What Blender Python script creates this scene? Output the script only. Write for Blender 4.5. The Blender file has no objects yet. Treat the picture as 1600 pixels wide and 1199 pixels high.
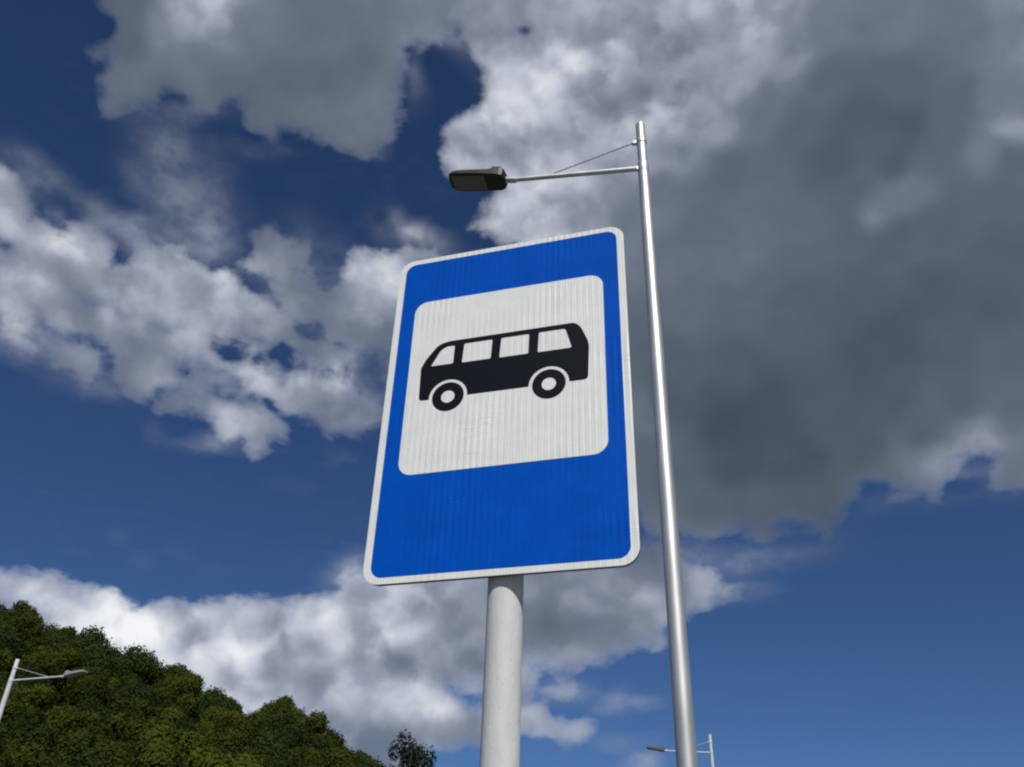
import bpy, bmesh, math, random
import numpy as np
from mathutils import Vector, Matrix

R = math.radians
scene = bpy.context.scene
C = scene.collection
random.seed(7)

# ------------------------------------------------------------------ camera
CAM_H, FPX, PITCH, ROLL = 1.55, 1379.71, 0.57552785, 0.03472228
cam = bpy.data.cameras.new("Camera")
cam_ob = bpy.data.objects.new("Camera", cam)
C.objects.link(cam_ob)
cam.sensor_width = 36.0
cam.lens = 36.0 * FPX / 1600.0
cam.clip_start, cam.clip_end = 0.05, 3000.0
_F = np.array([0, math.cos(PITCH), math.sin(PITCH)])
_R0 = np.array([1.0, 0, 0]); _U0 = np.cross(_R0, _F)
_R = math.cos(ROLL) * _R0 + math.sin(ROLL) * _U0
_U = -math.sin(ROLL) * _R0 + math.cos(ROLL) * _U0
m = Matrix(((_R[0], _U[0], -_F[0], 0), (_R[1], _U[1], -_F[1], 0), (_R[2], _U[2], -_F[2], CAM_H), (0, 0, 0, 1)))
cam_ob.matrix_world = m
scene.camera = cam_ob
scene.render.resolution_x, scene.render.resolution_y = 1024, 767


def azel(x, y):
    """compass direction (azimuth from +Y, elevation), degrees, of a spot of the survey photograph"""
    d = _F[:, None] + _R[:, None] * (np.atleast_1d(x) - 800.0) / FPX - _U[:, None] * (np.atleast_1d(y) - 599.5) / FPX
    d = d / np.linalg.norm(d, axis=0)
    return np.degrees(np.arctan2(d[0], d[1])), np.degrees(np.arcsin(d[2]))


# ------------------------------------------------------------------ colour management, sun
scene.view_settings.view_transform = 'Standard'
scene.view_settings.look = 'None'
scene.view_settings.exposure = 0.0
scene.view_settings.gamma = 1.0
scene.cycles.max_bounces = 6
scene.cycles.diffuse_bounces = 3
scene.cycles.glossy_bounces = 3
scene.cycles.transparent_max_bounces = 8
scene.render.film_transparent = False
scene.cycles.filter_width = 2.2

SUN_AZ, SUN_EL = 168.0, 45.0
sun = bpy.data.lights.new("Sun", 'SUN')
sun.energy = 3.3
sun.angle = R(0.55)
sun.color = (1.0, 0.96, 0.89)
sun_ob = bpy.data.objects.new("Sun", sun)
C.objects.link(sun_ob)
sdir = Vector((math.sin(R(SUN_AZ)) * math.cos(R(SUN_EL)), math.cos(R(SUN_AZ)) * math.cos(R(SUN_EL)), math.sin(R(SUN_EL))))
sun_ob.rotation_euler = sdir.to_track_quat('Z', 'Y').to_euler()
sun_ob.location = (0, -20, 30)

# ------------------------------------------------------------------ sky with clouds
# Cloud survey: outlines of the cloud banks, surveyed as points and turned into compass directions.
BANKS = [
 [(150,-40),(145,15),(152,30),(148,50),(140,78),(150,95),(162,100),(158,118),(150,128),(158,150),(150,165),(165,178),(185,175),(195,165),(222,165),(228,175),(250,168),(262,150),(285,148),(300,165),(330,183),(350,165),(375,170),(385,195),(410,212),(425,220),(440,200),(465,205),(490,212),(505,228),(540,234),(565,242),(575,245),(585,232),(600,222),(625,205),(620,185),(634,178),(630,140),(634,108),(640,75),(655,65),(665,80),(680,75),(695,55),(720,48),(738,66),(745,110),(757,142),(750,160),(735,170),(712,185),(695,205),(705,225),(690,240),(705,262),(725,275),(765,285),(775,305),(765,320),(745,345),(738,362),(760,372),(800,382),(850,600),(960,850),(985,790),(1003,795),(1012,825),(1030,832),(1060,838),(1100,842),(1140,838),(1170,836),(1200,842),(1240,828),(1290,836),(1308,820),(1315,800),(1330,780),(1350,760),(1375,755),(1390,770),(1420,775),(1440,765),(1468,775),(1475,755),(1490,745),(1500,722),(1530,716),(1560,722),(1552,742),(1562,765),(1590,772),(1720,772),(1720,-40)],
 [(-60,240),(0,252),(22,280),(40,300),(60,320),(52,335),(80,345),(90,352),(110,348),(140,352),(160,372),(172,390),(180,410),(200,415),(210,405),(225,385),(215,372),(235,377),(265,385),(290,388),(310,405),(330,425),(350,423),(375,430),(395,450),(412,465),(430,480),(440,470),(425,440),(400,425),(380,410),(395,398),(395,370),(415,360),(430,358),(450,372),(465,385),(485,385),(505,420),(510,440),(500,462),(485,470),(472,480),(500,472),(520,455),(530,440),(526,425),(540,410),(570,395),(590,388),(610,392),(640,385),(680,395),(680,600),(600,600),(590,585),(565,580),(545,570),(528,578),(545,598),(550,620),(575,635),(588,650),(580,665),(555,680),(535,672),(505,680),(490,662),(470,655),(450,650),(452,685),(430,680),(420,690),(405,705),(395,705),(380,692),(345,682),(340,660),(320,650),(300,650),(275,640),(250,640),(255,625),(270,610),(262,600),(240,605),(230,620),(205,625),(195,605),(180,585),(182,570),(172,560),(160,540),(130,522),(100,516),(75,505),(50,500),(30,495),(-60,480)],
 [(85,548),(110,542),(135,545),(150,560),(150,580),(140,592),(120,590),(105,580),(80,570)],
 [(-60,862),(0,882),(25,890),(55,897),(80,895),(105,903),(130,915),(150,922),(170,920),(185,932),(205,935),(220,942),(250,943),(300,938),(360,938),(420,940),(460,935),(500,932),(520,922),(535,908),(560,900),(600,890),(700,880),(830,880),(1000,872),(1010,855),(1040,860),(1070,880),(1100,890),(1120,905),(1130,918),(1165,922),(1160,932),(1120,940),(1085,965),(1070,975),(1040,985),(1030,1008),(1000,1010),(960,1025),(950,1036),(920,1040),(880,1046),(850,1042),(835,1046),(845,1065),(842,1078),(860,1075),(895,1070),(900,1080),(880,1095),(865,1092),(860,1105),(870,1125),(890,1128),(915,1130),(922,1150),(910,1160),(880,1155),(860,1145),(820,1145),(780,1160),(750,1168),(700,1172),(680,1182),(660,1199),(600,1250),(-60,1250)],
 [(1560,738),(1580,722),(1600,715),(1700,712),(1700,780),(1600,772),(1580,768),(1552,765)],
]
GAPS = [   # blue streaks inside the banks
 [(330,538),(365,532),(395,542),(440,540),(468,553),(488,568),(520,578),(545,580),(535,596),(505,596),(480,586),(455,575),(440,568),(420,566),(390,566),(360,556)],
 [(465,505),(480,510),(495,505),(504,515),(495,527),(480,522),(466,515)],
 [(703,1080),(725,1083),(765,1083),(765,1113),(735,1104),(715,1092)],
 [(806,1085),(835,1079),(852,1082),(845,1096),(806,1098)],
]
PITS = [   # thinner places: x, y, rx, ry, turn, depth
 (172,50,22,38,-10,.55),(205,75,18,26,0,.35),(280,155,30,14,0,.25),(372,182,16,10,0,.25),
 (182,482,9,26,-30,.30),(12,385,36,10,8,.25),(285,578,14,26,-25,.40),(340,610,50,8,30,.28),(400,625,50,8,32,.30),(445,545,12,10,0,.3),(300,395,14,14,0,.5),(255,510,40,14,15,.15),
 (480,430,30,22,30,.28),(540,545,30,12,20,.35),(510,400,20,20,0,.3),(425,640,10,20,-40,.4),(455,500,40,10,35,.2),
 (545,480,24,30,0,.2),(590,560,30,24,0,.22),(330,575,40,10,20,.25),(818,49,17,10,-15,.62),(790,54,16,8,0,.42),(812,92,12,8,0,.15),(20,940,60,24,0,.2),(25,960,30,16,0,.4),
 (690,130,34,60,0,.30),(1520,360,20,10,0,.0),(1180,815,90,14,0,.15),(610,1180,60,16,0,.25),(180,410,20,20,0,.3),(440,600,12,14,0,.2)]
WISPS = [  # thin veils: x, y, rx, ry, turn, opacity
 (262,262,46,42,40,.42),(290,310,40,44,50,.36),(312,352,50,44,30,.42),(330,372,26,24,0,.35),(255,225,34,22,30,.32),
 (340,270,20,44,-20,.22),(268,200,24,22,0,.25),(222,270,34,30,60,.18),(290,175,60,14,0,.3),(210,185,30,12,0,.12),
 (55,265,55,17,32,.40),(50,292,25,22,0,.32),(120,305,52,13,42,.34),(148,325,20,20,0,.34),(190,355,38,18,0,.42),(220,372,26,26,0,.42),
 (85,335,14,14,0,.3),(455,420,50,55,35,.30),(505,460,38,46,0,.30),(545,520,50,46,0,.35),(590,560,60,44,0,.32),(570,620,40,30,0,.28),
 (20,510,50,22,0,.40),(45,535,50,22,0,.30),(100,560,60,28,15,.34),(140,600,34,14,0,.14),(180,612,26,14,0,.24),(240,680,16,14,0,.10),
 (320,700,30,7,0,.22),(345,690,40,12,0,.2),(1050,860,70,22,0,.30),(1230,862,80,13,-8,.26),(1170,880,110,16,-5,.18),(1345,800,40,8,-35,.18),
 (650,378,46,22,20,.34),(625,345,8,30,-25,.14),(648,125,10,34,0,.26),(690,58,36,14,0,.35),
 (560,895,44,22,-25,.34),(380,240,24,6,0,.10),(970,1100,28,13,-8,.38),(945,1108,20,7,0,.2),(1010,1100,28,9,0,.16),
 (962,1160,22,9,10,.32),(1000,1155,24,6,0,.2),(1005,1192,22,17,0,.42),(880,1080,44,16,0,.3),(590,235,16,12,0,.3),
 (400,230,50,10,10,.15),(1440,780,60,10,0,.12),(1585,745,34,30,0,.3),(1150,925,44,12,-5,.25),(1500,735,60,14,0,.15),(525,710,18,10,40,.07),(460,760,34,6,0,.05),(770,60,40,40,0,.3),(980,860,40,20,0,.25)]
TONES = """200 10 102;160 0 95;300 20 155;330 15 162;250 50 130;200 70 98;175 110 108;165 150 110;240 110 112;300 110 120;350 60 126;400 60 118;450 60 112
500 60 110;550 60 112;600 50 115;650 30 126;700 20 124;640 70 130;350 130 105;400 150 104;450 120 104;500 120 103;560 100 106;600 130 118;620 150 124;450 190 108;500 200 112;560 200 118;600 180 120;260 150 100;570 235 108
750 30 135;800 20 142;860 10 155;750 80 155;780 140 182;830 140 190;880 100 195;900 110 195;740 200 182;790 190 184;720 240 170;760 250 162;850 170 184;850 220 150;800 240 148;930 60 142;920 140 160;960 60 168;960 180 140;1000 60 155;1050 20 160;1050 80 145;900 20 155;930 240 172;950 230 198;980 200 192;1010 185 196;1050 180 162;1000 150 140;1080 130 146;1100 200 135;1040 240 138;790 320 192;840 310 200;780 350 182;860 340 182;900 300 165;920 340 150;960 300 142;980 340 118;1030 300 114
1180 30 170;1190 70 152;1120 60 150;1150 130 142;1110 190 145;1230 80 135;1200 170 115;1300 30 122;1400 40 118;1500 30 114;1580 30 132;1250 200 98;1300 120 100;1400 120 98;1350 180 88;1420 200 86;1500 150 100;1560 150 125;1590 190 142;1480 220 102;1540 240 122;1400 260 84;1300 250 86;1220 290 98;1215 300 112;1140 270 100;1100 320 105;1180 330 110;1280 270 90;1450 260 100;1580 250 98;1410 300 122;1365 335 138;1390 320 126;1430 298 122;1340 300 96;1400 352 90;1455 335 94;1270 350 104;1000 235 156;940 262 148;910 278 182;925 205 148;1440 290 118;1330 350 95;1240 360 108;1500 300 100;1560 300 98;1060 400 110;1150 400 112;1250 400 100;1380 380 92;1480 350 96;1560 400 92
1080 480 106;1150 480 100;1250 460 92;1350 450 90;1450 450 86;1550 480 88;1050 560 92;1150 560 88;1250 520 92;1400 530 82;1350 560 82;1500 540 90;1550 560 98;1580 550 96;1050 630 86;1130 660 76;1200 640 78;1300 630 86;1400 620 86;1500 620 92;1580 640 104;1150 720 78;1250 720 80;1350 700 86;1450 680 92;1530 695 150;1540 702 155;1470 712 140;1450 735 128;1560 720 120;1100 790 95;1180 800 92;1250 780 90;1020 700 100;1010 650 112;1040 740 95;1290 830 85;1400 760 104;1440 750 112;1585 745 112
10 300 168;20 350 160;40 400 140;10 400 145;60 380 168;110 370 186;120 385 188;140 400 165;30 450 170;60 450 172;100 430 138;150 430 145;20 480 165;80 480 140;130 470 120;180 440 168;100 490 150;180 490 160;210 420 160;250 390 155;270 400 168;230 450 150;260 450 160;300 420 158;300 470 160;330 440 172;360 450 195;350 480 176;400 480 165;320 510 178;380 520 142;430 500 150;450 520 126;180 530 140;220 550 128;240 580 150;200 590 118;110 560 130;130 560 142;100 570 112;310 570 135;340 560 145;380 590 170;400 580 170;430 600 176;450 620 165;480 590 164;520 590 172;510 610 162;540 640 132;500 640 128;560 640 130;350 650 165;380 670 170;400 690 140;310 640 132;280 640 116;410 640 145;430 670 126;300 530 150
440 370 122;420 360 112;480 400 120;430 400 142;470 440 122;480 480 112;420 440 142;470 480 142;500 560 120;520 540 135;480 540 112;560 430 182;590 410 190;600 430 200;570 460 174;590 480 152;540 470 140;560 500 128;590 530 110;540 530 132;590 580 96;510 450 108;640 400 165
270 280 105;260 250 100;290 310 104;300 340 108;310 370 122;330 360 128;260 340 104;50 260 108;60 290 110;120 300 92;140 320 94;180 350 124;220 370 132
20 900 162;60 920 172;100 930 160;130 950 148;170 925 240;190 940 235;170 960 215;200 970 228;230 970 238;190 1000 244;130 970 225;110 960 215;260 995 232;230 1000 242;280 950 178;350 950 176;300 990 168;380 970 180;420 950 162;330 1030 216;390 1030 206;300 1030 190;350 1060 180;450 1000 160;430 1040 145;470 960 180;520 980 218;515 975 222;535 1000 190;490 1020 155;570 940 155;600 930 184;560 980 152;600 1000 196;590 995 198;640 990 190;680 1010 148;700 1000 138;650 960 165;700 940 150;740 950 140;570 1040 130;620 1040 130;500 1060 132;570 1060 168;420 1070 165;460 1090 168;500 1100 168;540 1090 165;600 1080 170;640 1090 214;680 1090 222;670 1100 205;720 1100 180;730 1120 165;600 1110 165;650 1120 165;550 1120 148;500 1130 132;580 1140 115;640 1140 130;600 1160 110;700 1140 140;730 1150 115;690 1060 126;740 1040 128;740 1070 150
830 930 135;900 930 142;850 960 108;900 950 120;910 935 160;950 935 160;1000 930 158;860 980 102;900 980 112;950 960 114;830 1000 116;850 1030 156;900 1020 146;950 1010 156;990 1010 140;880 1010 128;960 990 118;1010 980 154;1020 990 158;1000 960 126;830 1060 158;850 1080 145;1080 900 154;1090 930 166;1130 925 152;1060 890 128;1080 950 140;1150 925 130;830 1120 164;850 1130 158;890 1140 152;910 1145 150;860 1100 130;970 1100 132;1000 1190 132;960 1160 118;1010 860 95;1000 900 118;1050 880 108"""

NU, NV = 224, 140
AZ0, AZ1, EL0, EL1 = -49.0, 49.0, 4.0, 60.0


def sky_fields():
    az = np.linspace(AZ0, AZ1, NU); el = np.linspace(EL0, EL1, NV)
    A, E = np.meshgrid(np.radians(az), np.radians(el))
    d = np.stack([np.sin(A) * np.cos(E), np.cos(A) * np.cos(E), np.sin(E)], -1)
    z = np.maximum(d @ _F, 0.15)
    X = 800 + FPX * (d @ _R) / z; Y = 599.5 - FPX * (d @ _U) / z
    P = np.stack([X, Y], -1).reshape(-1, 2)

    def sdf(poly):
        q = np.array(poly, float); n = len(q)
        best = np.full(len(P), 1e9); inside = np.zeros(len(P), bool)
        for i in range(n):
            a, b = q[i], q[(i + 1) % n]; ab = b - a
            t = np.clip(((P - a) @ ab) / (ab @ ab), 0, 1)
            best = np.minimum(best, np.hypot(*(P - (a + t[:, None] * ab)).T))
            c = ((a[1] > P[:, 1]) != (b[1] > P[:, 1]))
            xx = (b[0] - a[0]) * (P[:, 1] - a[1]) / (b[1] - a[1] + 1e-9) + a[0]
            inside ^= c & (P[:, 0] < xx)
        return np.where(inside, best, -best)
    S = np.full(len(P), -1e9)
    for p, cap in zip(BANKS, (1.0, .52, .30, .80, .35)): S = np.maximum(S, np.minimum(sdf(p), 36 * cap))
    for p in GAPS: S = np.minimum(S, -sdf(p) - 1)
    S = np.clip(S / 36.0 - 0.09, -1, 1)

    def blob(x, y, rx, ry, a):
        a = R(a); dx, dy = P[:, 0] - x, P[:, 1] - y
        u = (dx * math.cos(a) + dy * math.sin(a)) / rx; v = (-dx * math.sin(a) + dy * math.cos(a)) / ry
        return np.exp(-(u * u + v * v) * 0.9)
    for x, y, rx, ry, a, k in PITS: S = S - 1.7 * k * blob(x, y, rx, ry, a)
    S = np.clip(S, -1, 1)
    W = np.ones(len(P))
    for x, y, rx, ry, a, k in WISPS: W = W * (1 - k * blob(x, y, rx, ry, a))
    W = 1 - W
    T = np.array([[float(v) for v in s.split()] for s in TONES.replace('\n', ';').split(';') if s.strip()])
    num = np.zeros(len(P)); den = np.zeros(len(P))
    for x, y, g in T:
        r2 = (P[:, 0] - x) ** 2 + (P[:, 1] - y) ** 2
        w = np.exp(-r2 / (2 * 16.0 ** 2)) + 0.02 * np.exp(-r2 / (2 * 50.0 ** 2)) + 1e-5 / (1 + r2 / 1e4)
        num += w * g; den += w
    L = num / den / 255.0
    sh = (NV, NU)
    return S.reshape(sh), W.reshape(sh), L.reshape(sh)


world = bpy.data.worlds.new("World")
scene.world = world
world.use_nodes = True
wt = world.node_tree
for n_ in list(wt.nodes): wt.nodes.remove(n_)
out_w = wt.nodes.new('ShaderNodeOutputWorld')
bg = wt.nodes.new('ShaderNodeBackground')
SKY_STRENGTH = 0.07
SKY_TINT = (0.44, 0.61, 0.84)
bg.inputs['Strength'].default_value = SKY_STRENGTH
wt.links.new(bg.outputs[0], out_w.inputs[0])


def wm(op, a, b=None, c=None, clamp=False):
    n = wt.nodes.new('ShaderNodeMath'); n.operation = op; n.use_clamp = clamp
    for i, v in enumerate((a, b, c)):
        if v is None: continue
        if isinstance(v, (int, float)): n.inputs[i].default_value = v
        else: wt.links.new(v, n.inputs[i])
    return n.outputs[0]


def wnoise(vec, scale, detail, rough, lac=2.0, dist=0.0):
    n = wt.nodes.new('ShaderNodeTexNoise'); n.inputs['Distortion'].default_value = dist; n.inputs['Scale'].default_value = scale
    n.inputs['Detail'].default_value = detail; n.inputs['Roughness'].default_value = rough
    n.inputs['Lacunarity'].default_value = lac
    wt.links.new(vec, n.inputs['Vector']); return n


def smooth(x, lo, hi):
    n = wt.nodes.new('ShaderNodeMapRange'); n.interpolation_type = 'SMOOTHSTEP'
    n.inputs['From Min'].default_value = lo; n.inputs['From Max'].default_value = hi
    wt.links.new(x, n.inputs['Value']); return n.outputs['Result']


tc = wt.nodes.new('ShaderNodeTexCoord')
dirv = tc.outputs['Generated']
sep = wt.nodes.new('ShaderNodeSeparateXYZ'); wt.links.new(dirv, sep.inputs[0])
azr = wm('ARCTAN2', sep.outputs[0], sep.outputs[1])
elr = wm('ARCSINE', sep.outputs[2])
warp = wnoise(dirv, 26.0, 3.0, 0.55)
sw = wt.nodes.new('ShaderNodeSeparateColor'); wt.links.new(warp.outputs['Color'], sw.inputs[0])
WARP = 0.017
azw = wm('ADD', azr, wm('MULTIPLY', wm('SUBTRACT', sw.outputs[0], 0.5), WARP * 1.3))
elw = wm('ADD', elr, wm('MULTIPLY', wm('SUBTRACT', sw.outputs[1], 0.5), WARP))
k = math.pi / 180


def to01(v, a, b): return wm('DIVIDE', wm('SUBTRACT', v, a * k), (b - a) * k, clamp=True)


uu, vv = to01(azw, AZ0, AZ1), to01(elw, EL0, EL1)


def curve(x, ys):
    n = wt.nodes.new('ShaderNodeFloatCurve'); mp = n.mapping
    mp.use_clip = False
    cv = mp.curves[0]; N = len(ys)
    cv.points[0].location = (0.0, float(ys[0])); cv.points[1].location = (1.0, float(ys[-1]))
    for i in range(1, N - 1): cv.points.new(i / (N - 1), float(ys[i]))
    mp.update(); wt.links.new(x, n.inputs['Value']); return n.outputs[0]


def field(M, rank):
    mean = float(M.mean())
    U, s, Vt = np.linalg.svd(M - mean, full_matrices=False)
    acc = mean
    for r in range(rank):
        q = math.sqrt(s[r])
        acc = wm('MULTIPLY_ADD', curve(vv, U[:, r] * q), curve(uu, Vt[r] * q), acc)
    A = (U[:, :rank] * s[:rank]) @ Vt[:rank] + mean
    print('field rank', rank, 'rms', float(np.sqrt(((A - M) ** 2).mean())))
    return acc


S_, W_, L_ = sky_fields()
cover, veil, tone = field(S_, 50), field(W_, 24), field(L_, 36)

# beyond the surveyed part: the same kind of broken cumulus from noise alone
big = wnoise(dirv, 3.2, 8.0, 0.55).outputs['Fac']
gcov = wm('MULTIPLY', wm('SUBTRACT', big, 0.5), 6.0)
gl = wm('ADD', 0.24, wm('MULTIPLY', wnoise(dirv, 5.0, 5.0, 0.5).outputs['Fac'], 0.42))
inside = wm('MULTIPLY', smooth(wm('ABSOLUTE', azr), 0.88, 0.80), smooth(elr, 1.06, 1.0))


def wmix(f, a, b):
    return wm('ADD', wm('MULTIPLY', f, b), wm('MULTIPLY', wm('SUBTRACT', 1.0, f), a))


cover = wmix(inside, gcov, cover); tone = wmix(inside, gl, tone); veil = wm('MULTIPLY', veil, inside)
stretch = wt.nodes.new('ShaderNodeMapping'); wt.links.new(dirv, stretch.inputs[0])
stretch.inputs['Scale'].default_value = (1, 1, 1.5)
n1 = wnoise(stretch.outputs[0], 25.0, 9.0, 0.56, dist=0.2).outputs['Fac']
n2 = wnoise(dirv, 60.0, 5.0, 0.6).outputs['Fac']
dens = wm('ADD', cover, wm('MULTIPLY', wm('SUBTRACT', n1, 0.5), 1.9))
thick = wm('POWER', wm('MAXIMUM', wm('ADD', dens, 0.40), 0.0), 1.7)
a_hard = wm('SUBTRACT', 1.0, wm('EXPONENT', wm('MULTIPLY', thick, -2.7)), clamp=True)
fib = smooth(n1, 0.28, 0.68)
a_veil = wm('MULTIPLY', veil, wm('ADD', 0.45, wm('MULTIPLY', fib, 0.95)), clamp=True)
alpha = wm('SUBTRACT', 1.0, wm('MULTIPLY', wm('SUBTRACT', 1.0, a_hard), wm('SUBTRACT', 1.0, a_veil)), clamp=True)
# billows: density now against density a little towards the sun
shift = wt.nodes.new('ShaderNodeVectorMath'); shift.operation = 'ADD'
wt.links.new(dirv, shift.inputs[0]); shift.inputs[1].default_value = (0.004, -0.002, 0.016)
b0 = wnoise(dirv, 13.0, 4.0, 0.45).outputs['Fac']
b1 = wnoise(shift.outputs[0], 13.0, 4.0, 0.45).outputs['Fac']
relief = wm('SUBTRACT', b0, b1)


def puffs(vec, scale):
    wv = wt.nodes.new('ShaderNodeVectorMath'); wv.operation = 'MULTIPLY_ADD'
    wt.links.new(warp.outputs['Color'], wv.inputs[0]); wv.inputs[1].default_value = (0.06, 0.06, 0.06); wt.links.new(vec, wv.inputs[2])
    vn = wt.nodes.new('ShaderNodeTexVoronoi'); vn.feature = 'SMOOTH_F1'; vn.inputs['Scale'].default_value = scale
    vn.inputs['Smoothness'].default_value = 0.35; vn.inputs['Detail'].default_value = 0.0; vn.inputs['Roughness'].default_value = 0.5
    wt.links.new(wv.outputs[0], vn.inputs['Vector']); return vn.outputs['Distance']


pf = wm('SUBTRACT', puffs(shift.outputs[0], 25.0), puffs(dirv, 25.0))
relief = wm('ADD', relief, wm('MULTIPLY', pf, 0.50))
# bright lumpy cumulus shows more relief than the flat dark bases
rel_k = wm('MULTIPLY_ADD', smooth(tone, 0.38, 0.70), 0.56, 0.09)
tone = wm('MULTIPLY_ADD', wm('SUBTRACT', 1.0, a_hard), 0.13, tone)
lum = wm('MULTIPLY', tone, wm('ADD', 1.0, wm('MULTIPLY', relief, rel_k)))
ramp = wt.nodes.new('ShaderNodeValToRGB'); wt.links.new(lum, ramp.inputs[0])


def lin(c): 
    c = c / 255.0
    return c / 12.92 if c <= 0.04045 else ((c + 0.055) / 1.055) ** 2.4


stops = [(0.25, (56, 65, 77)), (0.33, (77, 88, 100)), (0.42, (97, 107, 120)), (0.50, (114, 123, 139)), (0.62, (152, 159, 175)), (0.74, (190, 195, 208)), (0.85, (218, 222, 229)), (0.96, (246, 248, 250))]
el_ = ramp.color_ramp.elements
el_[0].position = stops[0][0]; el_[1].position = stops[-1][0]
for p_, c_ in stops[1:-1]: el_.new(p_)
for e_, (p_, c_) in zip(el_, stops):
    e_.position = p_; e_.color = tuple(lin(v) for v in c_) + (1,)
cl = wt.nodes.new('ShaderNodeVectorMath'); cl.operation = 'SCALE'
wt.links.new(ramp.outputs[0], cl.inputs[0]); cl.inputs['Scale'].default_value = 1.0 / SKY_STRENGTH

sky = wt.nodes.new('ShaderNodeTexSky'); sky.sky_type = 'NISHITA'; sky.sun_disc = False
sky.sun_elevation = R(SUN_EL); sky.sun_rotation = R(SUN_AZ)
sky.altitude = 400; sky.air_density = 0.8; sky.dust_density = 0.25; sky.ozone_density = 3.0
mix = wt.nodes.new('ShaderNodeMix'); mix.data_type = 'RGBA'
tint = wt.nodes.new('ShaderNodeVectorMath'); tint.operation = 'MULTIPLY'
wt.links.new(sky.outputs[0], tint.inputs[0]); tint.inputs[1].default_value = SKY_TINT
wt.links.new(alpha, mix.inputs[0]); wt.links.new(tint.outputs[0], mix.inputs[6]); wt.links.new(cl.outputs[0], mix.inputs[7])
wt.links.new(mix.outputs[2], bg.inputs['Color'])
world.cycles.sampling_method = 'MANUAL'; world.cycles.sample_map_resolution = 512


# ------------------------------------------------------------------ materials
def mat(name, color, rough=0.6, metal=0.0, spec=0.5, coat=0.0, build=None):
    mt = bpy.data.materials.new(name); mt.use_nodes = True
    nt = mt.node_tree; b = nt.nodes['Principled BSDF']
    b.inputs['Base Color'].default_value = tuple(color) + (1,)
    b.inputs['Roughness'].default_value = rough; b.inputs['Metallic'].default_value = metal
    b.inputs['Specular IOR Level'].default_value = spec
    b.inputs['Coat Weight'].default_value = coat; b.inputs['Coat Roughness'].default_value = 0.12
    if build: build(nt, b)
    return mt


def nd(nt, t, **kw):
    n = nt.nodes.new(t)
    for a, v in kw.items():
        if a in n.inputs.keys(): n.inputs[a].default_value = v
        else: setattr(n, a, v)
    return n


def mottle(scale, c0, c1, bump=0.0, bscale=None, rough=None, stretch=(1, 1, 1), detail=5.0, p=(0.35, 0.65)):
    def f(nt, b):
        t = nd(nt, 'ShaderNodeTexCoord'); mp = nd(nt, 'ShaderNodeMapping'); mp.inputs['Scale'].default_value = stretch
        nt.links.new(t.outputs['Object'], mp.inputs[0])
        n = nd(nt, 'ShaderNodeTexNoise', Scale=scale, Detail=detail, Roughness=0.6); nt.links.new(mp.outputs[0], n.inputs['Vector'])
        r = nd(nt, 'ShaderNodeValToRGB'); nt.links.new(n.outputs['Fac'], r.inputs[0])
        r.color_ramp.elements[0].position, r.color_ramp.elements[1].position = p
        r.color_ramp.elements[0].color = tuple(c0) + (1,); r.color_ramp.elements[1].color = tuple(c1) + (1,)
        nt.links.new(r.outputs[0], b.inputs['Base Color'])
        if bump:
            n2 = nd(nt, 'ShaderNodeTexNoise', Scale=bscale or scale * 2, Detail=4.0); nt.links.new(mp.outputs[0], n2.inputs['Vector'])
            bp = nd(nt, 'ShaderNodeBump', Strength=bump, Distance=0.002); nt.links.new(n2.outputs['Fac'], bp.inputs['Height'])
            nt.links.new(bp.outputs[0], b.inputs['Normal'])
        if rough:
            rr = nd(nt, 'ShaderNodeMapRange'); rr.inputs['To Min'].default_value, rr.inputs['To Max'].default_value = rough
            nt.links.new(n.outputs['Fac'], rr.inputs['Value']); nt.links.new(rr.outputs[0], b.inputs['Roughness'])
    return f


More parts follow.
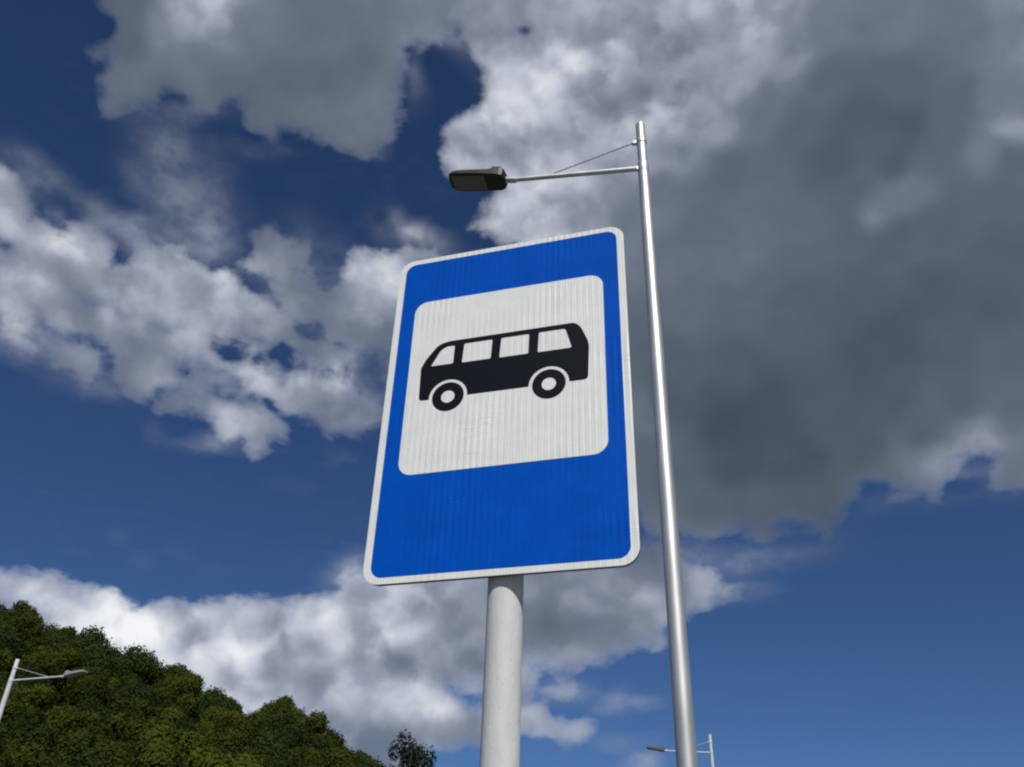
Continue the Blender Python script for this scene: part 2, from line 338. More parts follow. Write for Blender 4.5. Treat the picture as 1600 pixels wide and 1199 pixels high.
def sheeting(base, amount=0.06, rib=0.00045):
    """retroreflective film over a lightly ribbed plate: vertical ripples, faint dirt and creases"""
    def f(nt, b):
        t = nd(nt, 'ShaderNodeTexCoord'); s = nd(nt, 'ShaderNodeSeparateXYZ'); nt.links.new(t.outputs['Object'], s.inputs[0])

        def M(op, a, c=None, d=None):
            q = nt.nodes.new('ShaderNodeMath'); q.operation = op
            for i, v in enumerate((a, c, d)):
                if v is None: continue
                if isinstance(v, (int, float)): q.inputs[i].default_value = v
                else: nt.links.new(v, q.inputs[i])
            return q.outputs[0]
        wob = nd(nt, 'ShaderNodeTexNoise', Scale=3.0, Detail=2.0); nt.links.new(t.outputs['Object'], wob.inputs['Vector'])
        x = M('ADD', s.outputs[0], M('MULTIPLY', wob.outputs['Fac'], 0.010))
        r1 = M('SINE', M('MULTIPLY', x, 2 * math.pi / 0.0155))
        r2 = M('SINE', M('MULTIPLY', x, 2 * math.pi / 0.0071))
        msk = nd(nt, 'ShaderNodeTexNoise', Scale=5.0, Detail=2.0); nt.links.new(t.outputs['Object'], msk.inputs['Vector'])
        mk = nd(nt, 'ShaderNodeMapRange'); mk.inputs['From Min'].default_value = 0.42; mk.inputs['From Max'].default_value = 0.66
        nt.links.new(msk.outputs['Fac'], mk.inputs['Value'])
        h = M('ADD', M('MULTIPLY', r1, mk.outputs[0]), M('MULTIPLY', r2, 0.22))
        fine = nd(nt, 'ShaderNodeTexNoise', Scale=14.0, Detail=6.0, Roughness=0.65); nt.links.new(t.outputs['Object'], fine.inputs['Vector'])
        crease = nd(nt, 'ShaderNodeTexVoronoi', Scale=9.0); crease.feature = 'DISTANCE_TO_EDGE'
        mp = nd(nt, 'ShaderNodeMapping'); mp.inputs['Scale'].default_value = (0.6, 1, 2.2); nt.links.new(t.outputs['Object'], mp.inputs[0])
        nz = nd(nt, 'ShaderNodeTexNoise', Scale=6.0, Detail=3.0); nt.links.new(mp.outputs[0], nz.inputs['Vector'])
        av = nd(nt, 'ShaderNodeVectorMath'); av.operation = 'MULTIPLY_ADD'
        nt.links.new(nz.outputs['Color'], av.inputs[0]); av.inputs[1].default_value = (0.2, 0.2, 0.2); nt.links.new(mp.outputs[0], av.inputs[2])
        nt.links.new(av.outputs[0], crease.inputs['Vector'])
        cr = nd(nt, 'ShaderNodeMapRange'); cr.inputs['From Min'].default_value = 0.0; cr.inputs['From Max'].default_value = 0.02
        cr.inputs['To Min'].default_value = 0.9; cr.inputs['To Max'].default_value = 0.0
        nt.links.new(crease.outputs['Distance'], cr.inputs['Value'])
        zone = nd(nt, 'ShaderNodeMapRange'); zone.inputs['From Min'].default_value = 0.60; zone.inputs['From Max'].default_value = 0.72
        nt.links.new(msk.outputs['Fac'], zone.inputs['Value'])
        h2 = M('ADD', M('MULTIPLY', h, rib), M('MULTIPLY', M('MULTIPLY', cr.outputs[0], zone.outputs[0]), 0.0009))
        h2 = M('ADD', h2, M('MULTIPLY', fine.outputs['Fac'], 0.0007))
        bp = nd(nt, 'ShaderNodeBump', Strength=1.0, Distance=1.0); nt.links.new(h2, bp.inputs['Height'])
        nt.links.new(bp.outputs[0], b.inputs['Normal'])
        r = nd(nt, 'ShaderNodeValToRGB'); nt.links.new(fine.outputs['Fac'], r.inputs[0])
        r.color_ramp.elements[0].position = 0.3; r.color_ramp.elements[1].position = 0.62
        r.color_ramp.elements[0].color = tuple(v * (1 - amount) * q for v, q in zip(base, (1, .995, .98))) + (1,)
        r.color_ramp.elements[1].color = tuple(base) + (1,)
        nt.links.new(r.outputs[0], b.inputs['Base Color'])
    return f


M_WHITE = mat('white_sheeting', (.78, .79, .76), 0.42, coat=0.15, build=sheeting((.84, .855, .84), 0.085))
M_BLUE = mat('blue_sheeting', (.002, .075, .50), 0.35, spec=.10, coat=0.03, build=sheeting((.0006, .088, .53), 0.16, 0.00030))
M_BLACK = mat('black_film', (.005, .007, .010), 0.4, spec=.2, coat=0.04)
M_PLATE = mat('zinc_plate_shade_dark', (.14, .135, .13), 0.6, 0.3, build=mottle(20, (.11, .105, .10), (.17, .165, .16)))  # base colour darkened to paint in the shade under the sign's bottom flange
def post_coat(nt, b):
    mottle(45, (.59, .60, .59), (.66, .67, .66), bump=0.35, bscale=160, stretch=(1, 1, .3))(nt, b)
    base = b.inputs['Base Color'].links[0].from_socket
    t = nd(nt, 'ShaderNodeTexCoord')
    v = nd(nt, 'ShaderNodeTexNoise', Scale=150.0, Detail=3.0); nt.links.new(t.outputs['Object'], v.inputs['Vector'])
    k_ = nd(nt, 'ShaderNodeMapRange'); k_.inputs['From Min'].default_value = .66; k_.inputs['From Max'].default_value = .72; nt.links.new(v.outputs['Fac'], k_.inputs['Value'])
    mx = nd(nt, 'ShaderNodeMix', data_type='RGBA'); nt.links.new(k_.outputs[0], mx.inputs[0]); nt.links.new(base, mx.inputs[6]); mx.inputs[7].default_value = (.42, .41, .39, 1)
    nt.links.new(mx.outputs[2], b.inputs['Base Color'])


M_POST = mat('post_coat', (.6, .61, .6), 0.55, 0.0, build=post_coat)
M_GALV = mat('galvanised', (.6, .6, .58), 0.40, 0.85, build=mottle(9, (.58, .585, .565), (.75, .75, .72), bump=0.02, bscale=60, rough=(.49, .55), stretch=(1, 1, .2)))
M_PALE = mat('pale_paint', (.62, .64, .66), 0.5, build=mottle(8, (.56, .58, .60), (.68, .70, .71)))
M_LAMP = mat('lamp_housing', (.022, .025, .022), 0.5, build=mottle(30, (.018, .020, .018), (.030, .033, .029)))
M_LAMPG = mat('lamp_housing_grey', (.10, .11, .11), 0.5, build=mottle(30, (.08, .09, .09), (.13, .14, .14)))
M_PALEHEAD = mat('lamp_housing_pale', (.3, .31, .31), 0.5, build=mottle(30, (.27, .28, .28), (.34, .35, .35)))
M_LENS = mat('lamp_lens', (.10, .095, .085), 0.3, coat=0.2, build=mottle(40, (.15, .14, .12), (.19, .178, .155)))
M_STAY = mat('stay_steel', (.36, .37, .38), 0.6, 0.3)
M_DARKMETAL = mat('dark_cable', (.08, .08, .085), 0.5, 0.5)


# ------------------------------------------------------------------ builders
def link(name, bm, material, parent=None, smooth_=True, mods=None):
    me = bpy.data.meshes.new(name); bm.normal_update(); bm.to_mesh(me); bm.free()
    me.materials.append(material)
    if smooth_:
        for p in me.polygons: p.use_smooth = True
        me.set_sharp_from_angle(angle=R(38))
    o = bpy.data.objects.new(name, me); C.objects.link(o)
    if parent: o.parent = parent
    return o


def thing(name, label, cat, loc=(0, 0, 0), rz=0.0, group=None):
    o = bpy.data.objects.new(name, None); C.objects.link(o)
    o.location = loc; o.rotation_euler = (0, 0, rz); o['label'] = label; o['category'] = cat
    o.empty_display_size = 0.2
    if group: o['group'] = group
    return o


def tube(bm, path, radii, seg=24, caps=True):
    rings = []
    n = len(path)
    for i, p in enumerate(path):
        p = Vector(p)
        d = (Vector(path[min(i + 1, n - 1)]) - Vector(path[max(i - 1, 0)])).normalized()
        up = Vector((0, 0, 1)) if abs(d.z) < 0.9 else Vector((0, 1, 0))
        a = d.cross(up).normalized(); b = a.cross(d).normalized()
        rings.append([bm.verts.new(p + (a * math.cos(t) + b * math.sin(t)) * radii[i]) for t in [2 * math.pi * j / seg for j in range(seg)]])
    for i in range(n - 1):
        for j in range(seg):
            bm.faces.new((rings[i][j], rings[i][(j + 1) % seg], rings[i + 1][(j + 1) % seg], rings[i + 1][j]))
    if caps:
        bm.faces.new(rings[0][::-1]); bm.faces.new(rings[-1])
    bmesh.ops.recalc_face_normals(bm, faces=bm.faces)


def box(bm, x0, x1, y0, y1, z0, z1, bev=0.0):
    r = bmesh.ops.create_cube(bm, size=1.0)
    for v in r['verts']:
        v.co = Vector((x0 + (v.co.x + .5) * (x1 - x0), y0 + (v.co.y + .5) * (y1 - y0), z0 + (v.co.z + .5) * (z1 - z0)))
    if bev:
        es = list({e for v in r['verts'] for e in v.link_edges})
        bmesh.ops.bevel(bm, geom=es, offset=bev, segments=3, profile=0.5, affect='EDGES')


def rrect(x0, x1, z0, z1, r, n=10):
    pts = []
    for cx, cz, a0 in ((x1 - r, z1 - r, 0), (x0 + r, z1 - r, 90), (x0 + r, z0 + r, 180), (x1 - r, z0 + r, 270)):
        for i in range(n + 1):
            a = R(a0 + 90 * i / n); pts.append((cx + r * math.cos(a), cz + r * math.sin(a)))
    return pts


def plate(outline, holes, y_front, thick):
    """flat shape with cut-outs in the XZ plane, front face at y_front looking to -Y, given a thickness"""
    bm = bmesh.new(); loops = []
    for ring in [outline] + holes:
        vs = [bm.verts.new((x, y_front, z)) for x, z in ring]
        es = [bm.edges.new((vs[i], vs[(i + 1) % len(vs)])) for i in range(len(vs))]
        loops.append(es)
    bmesh.ops.triangle_fill(bm, use_beauty=True, use_dissolve=False, edges=[e for l in loops for e in l])
    fs = list(bm.faces)
    for f in fs:
        f.normal_update()
        if f.normal.y > 0: f.normal_flip()
    r = bmesh.ops.extrude_face_region(bm, geom=fs)
    vs = [g for g in r['geom'] if isinstance(g, bmesh.types.BMVert)]
    # the extruded copy becomes the front, the originals the back
    for v in vs: v.co.y = y_front
    keep = set(vs)
    for v in bm.verts:
        if v not in keep: v.co.y = y_front + thick
    bmesh.ops.recalc_face_normals(bm, faces=bm.faces)
    return bm


# ------------------------------------------------------------------ the setting: ground, road, pavement, hill
ROAD_AZ = 13.0
def road_xy(s, t):
    """s metres along the road, t metres to the left of the line of poles"""
    a = R(ROAD_AZ)
    px, py = 1.264, 6.345
    return (px + s * math.sin(a) - t * math.cos(a), py + s * math.cos(a) + t * math.sin(a))


SKYLINE = [(-260, 860), (-120, 900), (0, 937), (60, 945), (110, 965), (160, 1000), (200, 1005), (240, 1010), (290, 1030), (320, 1075), (370, 1076), (385, 1105), (440, 1092), (500, 1120), (550, 1165), (600, 1190), (640, 1215), (760, 1262)]
_saz, _sel = azel(np.array([p[0] for p in SKYLINE], float), np.array([p[1] for p in SKYLINE], float))
_saz = np.concatenate([[-95, -60], _saz, [20]]); _sel = np.concatenate([[15, 18], _sel, [0.3]])
D_FOOT, D_CREST, TREE_H = 62.0, 122.0, 7.5


def hill_z(x, y):
    d = math.hypot(x, y); az = math.degrees(math.atan2(x, y))
    if az < -95 or az > 20 or d < D_FOOT: return 0.0
    e = float(np.interp(az, _saz, _sel))
    crest = max(0.0, CAM_H + D_CREST * math.tan(R(e)) - TREE_H * 0.90)
    fade = min(1, (az + 95) / 20)
    t = (d - D_FOOT) / (D_CREST - D_FOOT)
    if t <= 1: h = crest * (t ** 0.85) * (1 - 0.04 * math.sin(math.pi * t))
    else: h = crest * max(0.0, 1 - ((t - 1) * 0.5) ** 2)
    return h * fade


def grid_mesh(name, material, xs, ys, zf):
    bm = bmesh.new(); V = [[bm.verts.new((x, y, zf(x, y))) for x in xs] for y in ys]
    for j in range(len(ys) - 1):
        for i in range(len(xs) - 1):
            bm.faces.new((V[j][i], V[j][i + 1], V[j + 1][i + 1], V[j + 1][i]))
    o = link(name, bm, material); o['kind'] = 'structure'; return o


M_GRASS = mat('grass_ground', (.05, .07, .025), 0.95, build=mottle(0.6, (.035, .05, .018), (.09, .10, .045), detail=8, bump=1, bscale=20))
M_FLOOR = mat('wood_floor', (.03, .035, .015), 0.95, build=mottle(0.5, (.018, .024, .010), (.045, .05, .02), detail=8))
M_ASPH = mat('asphalt', (.05, .05, .052), 0.85, build=mottle(6, (.040, .040, .042), (.065, .065, .066), bump=0.8, bscale=160, detail=8))
M_PAVE = mat('paving', (.30, .29, .27), 0.85, build=mottle(5, (.24, .235, .22), (.34, .33, .31), bump=0.6, bscale=80, detail=8))
M_MARK = mat('road_paint', (.7, .7, .68), 0.7, build=mottle(20, (.55, .55, .53), (.74, .74, .72)))

grid_mesh('ground', M_GRASS, [-1500 + 60 * i for i in range(51)], [-1500 + 60 * i for i in range(51)], lambda x, y: -0.13)
def _hill(x, y): return hill_z(x, y) - 0.6 * max(0, 1 - hill_z(x, y) / 2.0)
grid_mesh('hill', M_FLOOR, [-190 + 3 * i for i in range(75)], [-10 + 3 * i for i in range(85)], _hill)


def strip(name, material, t0, t1, z, s0=-60, s1=50, thick=None):
    bm = bmesh.new()
    ps = [road_xy(s0, t0), road_xy(s1, t0), road_xy(s1, t1), road_xy(s0, t1)]
    vs = [bm.verts.new((p[0], p[1], z)) for p in ps]; f = bm.faces.new(vs)
    if thick:
        r = bmesh.ops.extrude_face_region(bm, geom=[f])
        for v in r['geom']:
            if isinstance(v, bmesh.types.BMVert): v.co.z -= thick
    bmesh.ops.recalc_face_normals(bm, faces=bm.faces)
    if not thick and bm.faces[:][0].normal.z < 0: bm.faces[:][0].normal_flip()
    o = link(name, bm, material, smooth_=False); o['kind'] = 'structure'; return o


strip('road', M_ASPH, 0.75, 20.45, -0.124)
strip('pavement', M_PAVE, -3.0, 0.6, 0.0, thick=0.126)
strip('kerb', M_PAVE, 0.603, 0.75, 0.004, thick=0.128)
strip('verge_kerb', M_PAVE, 20.45, 20.6, 0.0, thick=0.126)
strip('verge', M_GRASS, 20.603, 23.0, -0.004, thick=0.122)
bm = bmesh.new()
for t in (1.05, 10.5, 20.05):
    for s in range(-60, 50, 4):
        L = 4 if t != 10.5 else 2
        vs = [bm.verts.new((*road_xy(s + a, t + b), -0.120)) for a, b in ((0, -.06), (L, -.06), (L, .06), (0, .06))]
        bm.faces.new(vs)
for f in bm.faces:
    f.normal_update()
    if f.normal.z < 0: f.normal_flip()
link('road_marking', bm, M_MARK, smooth_=False)['kind'] = 'structure'

# ------------------------------------------------------------------ the bus stop sign
SX, SY, SZ, SA = -0.02053, 1.73037, CAM_H + 1.10235, -0.3035868
sign = thing('bus_stop_sign', 'large blue bus stop sign with black bus on white panel, on a pale round post', 'traffic sign', (SX, SY, 0), SA)
# local frame: X across the face, -Y towards the reader
pc = (0.0065, 0.053)
bm = bmesh.new(); tube(bm, [(*pc, 0.0), (*pc, 1.0), (*pc, 2.0), (*pc, 2.62), (*pc, 3.02)], [.0375] * 5, 48)
post = link('post', bm, M_POST, sign)
bm = bmesh.new(); tube(bm, [(*pc, 3.018), (*pc, 3.03), (*pc, 3.036)], [.039, .039, .030], 48); link('cap', bm, M_DARKMETAL, post)
for hz in (2.42, 2.86):   # band clamps on the post
    bm = bmesh.new(); tube(bm, [(*pc, hz), (*pc, hz + .03)], [.0395, .0395], 48)
    box(bm, pc[0] - .06, pc[0] + .06, 0.0145, 0.0175, hz, hz + .03)
    link('clamp', bm, M_PLATE, sign)
# plate: tray with rolled edges
prof = [(0.0, 0.0), (0.0, 0.0), (0.0006, 0.0002), (0.0010, 0.0008), (0.0012, 0.0016), (0.0012, 0.0130), (0.0004, 0.0140), (-0.012, 0.0140), (-0.012, 0.0130), (0.0002, 0.0130)]
bm = bmesh.new(); rings = []
for k_, (o_, y_) in enumerate(prof):
    off = o_ if k_ else -0.003
    pts = rrect(-.3 - off + .003, .3 + off - .003, -.45 - off + .003, .45 + off - .003, .038 + off, 12)
    rings.append([bm.verts.new((x, y_, z)) for x, z in pts])
for a_, b_ in zip(rings, rings[1:]):
    n_ = len(a_)
    for j in range(n_): bm.faces.new((a_[j], a_[(j + 1) % n_], b_[(j + 1) % n_], b_[j]))
bm.faces.new(rings[0])
bmesh.ops.recalc_face_normals(bm, faces=bm.faces)
for v in bm.verts: v.co.z += SZ
pl = link('sign_plate', bm, M_PLATE, sign, smooth_=False)


def film(name, outline, holes, y, material, parent):
    b = plate([(x, z) for x, z in outline], holes, y, 0.0007)
    o = link(name, b, material, parent, smooth_=False); o.location = (0, 0, SZ); return o


blue_o = rrect(-.2815, .2815, -.4345, .4345, .027)
white_o = rrect(-.2435, .2435, -.1955, .3005, .034)
film('white_border', rrect(-.2992, .2992, -.4492, .4492, .0385), [rrect(-.281, .281, -.434, .434, .0265)], -0.0008, M_WHITE, pl)
film('blue_field', blue_o, [rrect(-.243, .243, -.195, .300, .0335)], -0.0013, M_BLUE, pl)
film('white_panel', white_o, [], -0.0018, M_WHITE, pl)


def arc(cx, cz, r, a0, a1, n):
    return [(cx + r * math.cos(R(a0 + (a1 - a0) * i / n)), cz + r * math.sin(R(a0 + (a1 - a0) * i / n))) for i in range(n + 1)]


def rounded(poly, rad, n=5):
    out = []
    N = len(poly)
    for i in range(N):
        p = Vector((*poly[i], 0)); a = Vector((*poly[i - 1], 0)); b = Vector((*poly[(i + 1) % N], 0))
        r_ = rad[i] if isinstance(rad, (list, tuple)) else rad
        if r_ <= 0: out.append(poly[i]); continue
        da, db = (a - p).normalized(), (b - p).normalized()
        t_ = min(r_, 0.45 * (a - p).length, 0.45 * (b - p).length)
        s0, s1 = p + da * t_, p + db * t_
        for q in range(n + 1):
            w = q / n; v = s0 * (1 - w) ** 2 + p * 2 * w * (1 - w) + s1 * w * w; out.append((v.x, v.y))
    return out


WC = [(-.1355, .0025), (.1105, .0005)]
AR = .0480
def arch_pts(c, zbase):
    s = math.degrees(math.asin((zbase - c[1]) / AR)); return arc(c[0], c[1], AR, 180 - s, s, 22)


body = [(-.2095, .010), (-.2075, .0035), (-.202, .0008), (-.196, .0005)]
body += arch_pts(WC[0], .0005) + arch_pts(WC[1], .0000)
body += rounded([(.165, -.0005), (.2025, -.0005), (.2065, .100), (.187, .150), (.172, .1645), (-.146, .1645), (-.171, .157), (-.200, .119), (-.2115, .094)], [0, .012, .014, .012, .014, .014, .012, .010, 0])
wins = [rounded([(-.186, .0965), (-.164, .139), (-.150, .1492), (-.1275, .1492), (-.1290, .0965)], [.004, .008, .008, .004, .004]),
        rounded([(-.1030, .1505), (-.0310, .1505), (-.0335, .0950), (-.1065, .0950)], .004),
        rounded([(-.0085, .1505), (.0612, .1505), (.0600, .0938), (-.0120, .0938)], .004),
        rounded([(.0850, .1505), (.1500, .1505), (.1655, .0932), (.0828, .0932)], [.004, .006, .006, .004])]
bmA = plate(body, wins, -0.0023, 0.0005)
for c in WC:
    b2 = plate(arc(c[0], c[1], .0398, 0, 360 - 9, 39), [arc(c[0], c[1], .0170, 0, 360 - 12, 29)], -0.0023, 0.0005)
    tmp = bpy.data.meshes.new('tmp'); b2.to_mesh(tmp); b2.free(); bmA.from_mesh(tmp); bpy.data.meshes.remove(tmp)
o = link('bus_pictogram', bmA, M_BLACK, pl, smooth_=False); o.location = (0, 0, SZ)


# ------------------------------------------------------------------ street lamps
def street_lamp(label, base, az_arm, m_pole, m_head, height=9.0, r0=.078, r1=.052, seg=40, arm_len=1.40, hs=1.0):
    """pole on a flange, horizontal arm with stay rod and flat lantern; local +X is along the arm"""
    L = thing('street_lamp', label, 'street lamp', (base[0], base[1], 0.0), R(90 - az_arm), 'street lamps along the road')
    H = height; ha = H - 0.655
    rr = lambda z: r0 + (r1 - r0) * z / H
    bm = bmesh.new(); tube(bm, [(0, 0, z) for z in (0.02, 1, 2.5, 4, 5.5, 7, ha - .02)], [rr(z) for z in (0.02, 1, 2.5, 4, 5.5, 7, ha - .02)], seg)
    tube(bm, [(0, 0, ha - .03), (0, 0, H - .01), (0, 0, H)], [r1 * .93, r1 * .93, r1 * .86], seg)
    pole = link('pole', bm, m_pole, L)
    bm = bmesh.new(); tube(bm, [(0, 0, 0), (0, 0, .02)], [.19, .19], 32); tube(bm, [(0, 0, .02), (0, 0, .10)], [r0 + .02, r0 + .012], 32)
    for a in range(4): tube(bm, [(.15 * math.cos(a * math.pi / 2), .15 * math.sin(a * math.pi / 2), z) for z in (.02, .05)], [.014, .014], 6)
    link('base_flange', bm, m_pole, L)
    for zc, hh in ((ha, .075), (H - .27, .035)):
        bm = bmesh.new(); tube(bm, [(0, 0, zc - hh), (0, 0, zc - hh + .006), (0, 0, zc + hh - .006), (0, 0, zc + hh)], [r1 + .001, r1 + .004, r1 + .004, r1 + .001], seg)
        box(bm, r1 - .002, r1 + .045, -.02, .02, zc - .022, zc + .022, .004)
        link('collar', bm, m_pole, L)
    p0 = Vector((r1 + .01, 0, ha)); p1 = Vector((arm_len, 0, ha + .085))
    bm = bmesh.new(); tube(bm, [p0, p0.lerp(p1, .5), p1], [.027, .026, .025], 24); arm = link('arm', bm, m_pole, L)
    # stay: twisted rod from the upper collar to the arm
    a0 = Vector((r1 + .03, 0, H - .27)); a1 = p0.lerp(p1, .66) + Vector((0, 0, .035))
    bm = bmesh.new(); n = 60; strand = []
    tube(bm, [a0, a1], [.0065, .0065], 8)
    dz = (a1 - a0).normalized(); u_ = dz.cross(Vector((0, 1, 0))).normalized(); w_ = Vector((0, 1, 0))
    for ph in (0, math.pi):
        tube(bm, [a0.lerp(a1, i / n) + (u_ * math.cos(ph + i * .9) + w_ * math.sin(ph + i * .9)) * .0035 for i in range(n + 1)], [.005] * (n + 1), 6)
    box(bm, a1.x - .02, a1.x + .03, -.012, .012, a1.z - .03, a1.z + .008, .003)
    link('stay_rod', bm, M_STAY if m_pole is M_GALV else m_pole, L)
    # lantern: neck, finned gear housing, flat LED body, lens
    tilt = R(9.5); Mx = Matrix.Translation(Vector((arm_len - .05, 0, ha + .080))) @ Matrix.Scale(hs, 4) @ Matrix.Rotation(-tilt, 4, 'Y')
    bm = bmesh.new()
    # outline of the body seen from below, along local x
    secs = [(.085, .060, -.035, .045), (.115, .105, -.040, .080), (.15, .120, -.042, .094), (.20, .125, -.042, .090), (.245, .128, -.042, .062), (.285, .130, -.040, .050), (.36, .134, -.038, .045), (.60, .134, -.036, .034), (.665, .126, -.032, .026), (.705, .098, -.026, .016), (.715, .07, -.020, .008)]
    rings = []
    for x, w, zb, zt in secs:
        pts = [(-w + .012, zb), (w - .012, zb), (w, zb + .012), (w, zt - .016), (w - .022, zt), (-w + .022, zt), (-w, zt - .016), (-w, zb + .012)]
        rings.append([bm.verts.new((x, y, z)) for y, z in pts])
    for a_, b_ in zip(rings, rings[1:]):
        for j in range(8): bm.faces.new((a_[j], a_[(j + 1) % 8], b_[(j + 1) % 8], b_[j]))
    bm.faces.new(rings[0]); bm.faces.new(rings[-1])
    for i in range(9):
        y = -.10 + i * .025; box(bm, .14, .24, y - .003, y + .003, .06, .098)
    bmesh.ops.recalc_face_normals(bm, faces=bm.faces); bm.transform(Mx)
    head = link('lantern', bm, m_head, L, smooth_=False)
    bm = bmesh.new(); tube(bm, [(-.02, 0, 0), (.11, 0, 0)], [.034, .034], 20)
    for x in (.02, .07): tube(bm, [(x, 0, -.034), (x, 0, -.048)], [.009, .009], 6)
    bm.transform(Mx); link('spigot', bm, m_pole, head)
    bm = bmesh.new(); box(bm, .305, .672, -.105, .105, -.0425, -.036, .002); bm.transform(Mx); link('lens', bm, M_LENS, head, smooth_=False)
    return L


near_lamp = street_lamp('tall shiny steel street lamp rising right behind the bus stop sign', road_xy(0, 0), ROAD_AZ - 90, M_GALV, M_LAMP)
far_lamp = street_lamp('small far street lamp seen low behind the shiny pole', (8.14, 36.0), ROAD_AZ - 90, M_PALE, M_LAMPG, r0=.085, r1=.06, arm_len=1.72, hs=1.12)
left_lamp = street_lamp('white street lamp standing in front of the wooded hill', (-15.36, 28.55), ROAD_AZ + 90, M_PALE, M_PALEHEAD, r0=.105, r1=.068, arm_len=1.85, hs=1.12)


# ------------------------------------------------------------------ trees
def leaf_material(name, dark, light, hue=0.0):
    mt = bpy.data.materials.new(name); mt.use_nodes = True; nt = mt.node_tree
    b = nt.nodes['Principled BSDF']; b.inputs['Roughness'].default_value = 0.8; b.inputs['Specular IOR Level'].default_value = 0.08
    geo = nd(nt, 'ShaderNodeNewGeometry'); oi = nd(nt, 'ShaderNodeObjectInfo')
    n = nd(nt, 'ShaderNodeTexNoise', Scale=0.55, Detail=5.0, Roughness=0.7); nt.links.new(geo.outputs['Position'], n.inputs['Vector'])
    add = nt.nodes.new('ShaderNodeMath'); add.operation = 'MULTIPLY_ADD'
    nt.links.new(oi.outputs['Random'], add.inputs[0]); add.inputs[1].default_value = 0.46
    ofs = nt.nodes.new('ShaderNodeMath'); ofs.operation = 'ADD'; nt.links.new(n.outputs['Fac'], ofs.inputs[0]); ofs.inputs[1].default_value = 0.05
    nt.links.new(ofs.outputs[0], add.inputs[2])
    r = nd(nt, 'ShaderNodeValToRGB'); nt.links.new(add.outputs[0], r.inputs[0])
    r.color_ramp.elements[0].position = 0.45; r.color_ramp.elements[1].position = 1.05 if False else 1.0
    r.color_ramp.elements[0].color = tuple(dark) + (1,); r.color_ramp.elements[1].color = tuple(light) + (1,)
    nt.links.new(r.outputs[0], b.inputs['Base Color'])
    tr = nd(nt, 'ShaderNodeBsdfTranslucent'); nt.links.new(r.outputs[0], tr.inputs['Color'])
    mx = nd(nt, 'ShaderNodeMixShader'); mx.inputs[0].default_value = 0.28
    nt.links.new(b.outputs[0], mx.inputs[1]); nt.links.new(tr.outputs[0], mx.inputs[2])
    nt.links.new(mx.outputs[0], nt.nodes['Material Output'].inputs['Surface'])
    return mt


M_LEAF = leaf_material('foliage', (.017, .032, .006), (.078, .100, .016))
M_LEAF_DARK = leaf_material('foliage_dark', (.018, .032, .016), (.030, .046, .024))
M_BARK = mat('bark', (.07, .06, .05), 0.9, build=mottle(3, (.05, .042, .035), (.11, .095, .08), bump=1, bscale=8))


def tree_meshes(seed, h=7.5, rad=3.1, leaves=3000, leaf=0.30, lobes=11, airy=0.0, low=0.22, upright=0.0):
    rng = np.random.default_rng(seed)
    cz = h * (low + 1) / 2; rz = h * (1 - low) / 2
    L = []
    for i in range(lobes):
        a = rng.uniform(0, 2 * math.pi); t = rng.uniform(-.75, .85); rr = rad * math.sqrt(max(0, 1 - t * t)) * rng.uniform(.35, .72)
        if upright: rr *= (1 - .55 * max(t, 0))
        s = rng.uniform(.30, .60) * rad * (1 - airy * .5)
        L.append((rr * math.cos(a), rr * math.sin(a), cz + t * (rz - s * .55), s))
    L.append((0, 0, cz + rz * .35, rad * .5 * (1 - airy * .4)))
    n = leaves; k = rng.choice(len(L), n, p=np.array([q[3] ** 2 for q in L]) / sum(q[3] ** 2 for q in L))
    d = rng.normal(size=(n, 3)); d /= np.linalg.norm(d, axis=1)[:, None]
    Lk = np.array(L)[k]
    shell = rng.uniform(.55, 1.0, n) ** .6
    wob = 1 + .22 * np.sin(d[:, 0] * 7 + k) * np.sin(d[:, 1] * 6 + 2 * k) + rng.normal(0, .09 + .10 * airy, n)
    c = Lk[:, :3] + d * (Lk[:, 3] * shell * wob)[:, None] * np.array([1, 1, .88])
    nrm = d + rng.normal(0, .26, (n, 3)); nrm /= np.linalg.norm(nrm, axis=1)[:, None]
    t1 = np.cross(nrm, rng.normal(size=(n, 3))); t1 /= np.linalg.norm(t1, axis=1)[:, None]; t2 = np.cross(nrm, t1)
    s = (leaf * rng.uniform(.5, 1.25, n))[:, None]
    bend = nrm * s * .25
    V = np.stack([c - t1 * s, c - t2 * s * .55 + bend, c + t1 * s, c + t2 * s * .6 - bend], 1).reshape(-1, 3)
    me = bpy.data.meshes.new('crown'); me.vertices.add(4 * n); me.vertices.foreach_set('co', V.ravel())
    me.loops.add(4 * n); me.loops.foreach_set('vertex_index', np.arange(4 * n)); me.polygons.add(n)
    me.polygons.foreach_set('loop_start', np.arange(n) * 4); me.polygons.foreach_set('loop_total', np.full(n, 4)); me.update(); me.validate()
    bm = bmesh.new(); tube(bm, [(0, 0, -.6), (0.05, 0, h * .25), (-.05, .06, h * .5), (0, 0, h * .78)], [.24 * h / 7.5, .18 * h / 7.5, .11 * h / 7.5, .03], 8)
    for x, y, z, q in L[:8]:
        z0 = max(h * .18, z - h * .28)
        tube(bm, [(0, 0, z0), (x * .5, y * .5, (z0 + z) / 2 + .1), (x, y, z)], [.09 * h / 7.5, .05, .015], 5)
    tm = bpy.data.meshes.new('trunk'); bm.to_mesh(tm); bm.free(); tm.materials.append(M_BARK)
    return me, tm


def tree(meshes, loc, label, scale=1.0, rz=0.0, group=None, name='broadleaf_tree', sz=1.0):
    t = thing(name, label, 'tree', loc, rz, group); t.scale = (scale, scale, scale * sz)
    for nm, me in zip(('crown', 'trunk'), meshes):
        o = bpy.data.objects.new(nm, me); C.objects.link(o); o.parent = t
    return t


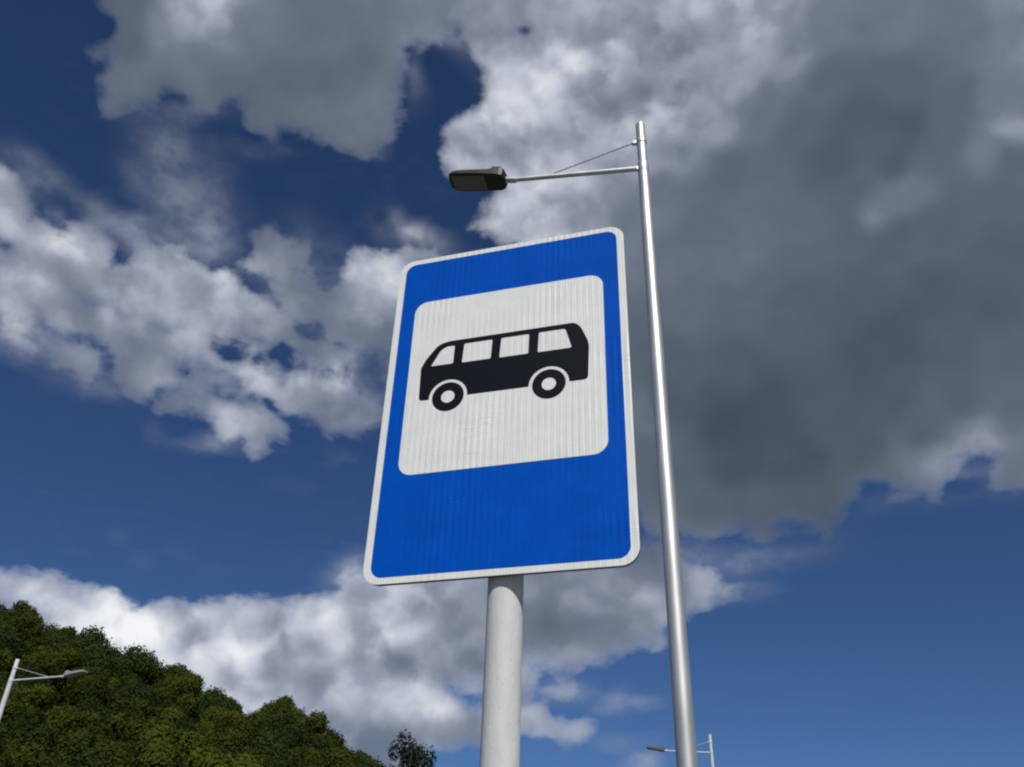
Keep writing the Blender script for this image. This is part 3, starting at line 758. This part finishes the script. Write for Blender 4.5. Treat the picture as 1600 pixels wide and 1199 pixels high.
protos = [tree_meshes(100 + i, h=7.5, rad=2.8 + .4 * (i % 3), leaves=12000, leaf=.14 + .012 * (i % 2), lobes=6 + i, airy=.16 * (i % 3)) for i in range(7)]
M_LEAF_YELLOW = leaf_material('foliage_yellow_green', (.026, .040, .006), (.095, .110, .015))
M_LEAF_DEEP = leaf_material('foliage_deep_green', (.013, .026, .007), (.052, .076, .018))
for i_, p_ in enumerate(protos): p_[0].materials.append((M_LEAF, M_LEAF_YELLOW, M_LEAF_DEEP)[i_ % 3])
rngt = random.Random(11)
count = 0
d = 70.0
while d < 126:
    az = -37.0 + rngt.uniform(0, 2)
    while az < -5.5:
        a = az + rngt.uniform(-.7, .7); dd = d + rngt.uniform(-1.6, 1.6)
        x, y = dd * math.sin(R(a)), dd * math.cos(R(a)); z = hill_z(x, y)
        sc = rngt.uniform(.86, 1.10)
        top = math.degrees(math.atan2(z + 7.5 * sc - CAM_H, dd))
        # foot of the frame: about 7.4 degrees at its left corner, 9.4 in the middle
        if top > 6.6 + (a + 30) * 0.07 and z > 0.4:
            ridge = d > 114
            kind = rngt.choice((0, 2, 3, 5, 6, 2)) if ridge else rngt.randrange(7)
            tree(protos[kind], (x, y, z - .2), 'green broadleaf tree on the ridge of the wooded hill, its top against the clouds' if ridge else 'green broadleaf tree in the dense wood covering the hill slope', sc, rngt.uniform(0, 6.28), 'trees along the ridge of the hill' if ridge else 'trees on the slope of the hill', sz=rngt.uniform(.85, 1.12))
            count += 1
        az += math.degrees(4.3 / d)
    d += 4.6
print('trees', count)
lm = tree_meshes(77, h=9.0, rad=2.5, leaves=5200, leaf=.105, lobes=19, airy=.75, low=.10, upright=1.0); lm[0].materials.append(M_LEAF_DARK)
a_, e_ = azel(646.0, 1140.0)
dl = 66.0; zb = CAM_H + dl * math.tan(R(float(e_[0]))) - 8.3
tree(lm, (dl * math.sin(R(float(a_[0]))), dl * math.cos(R(float(a_[0]))), zb), 'thin airy dark tree standing alone right of the wooded hill', 1.0, .6, None, 'airy_tree')
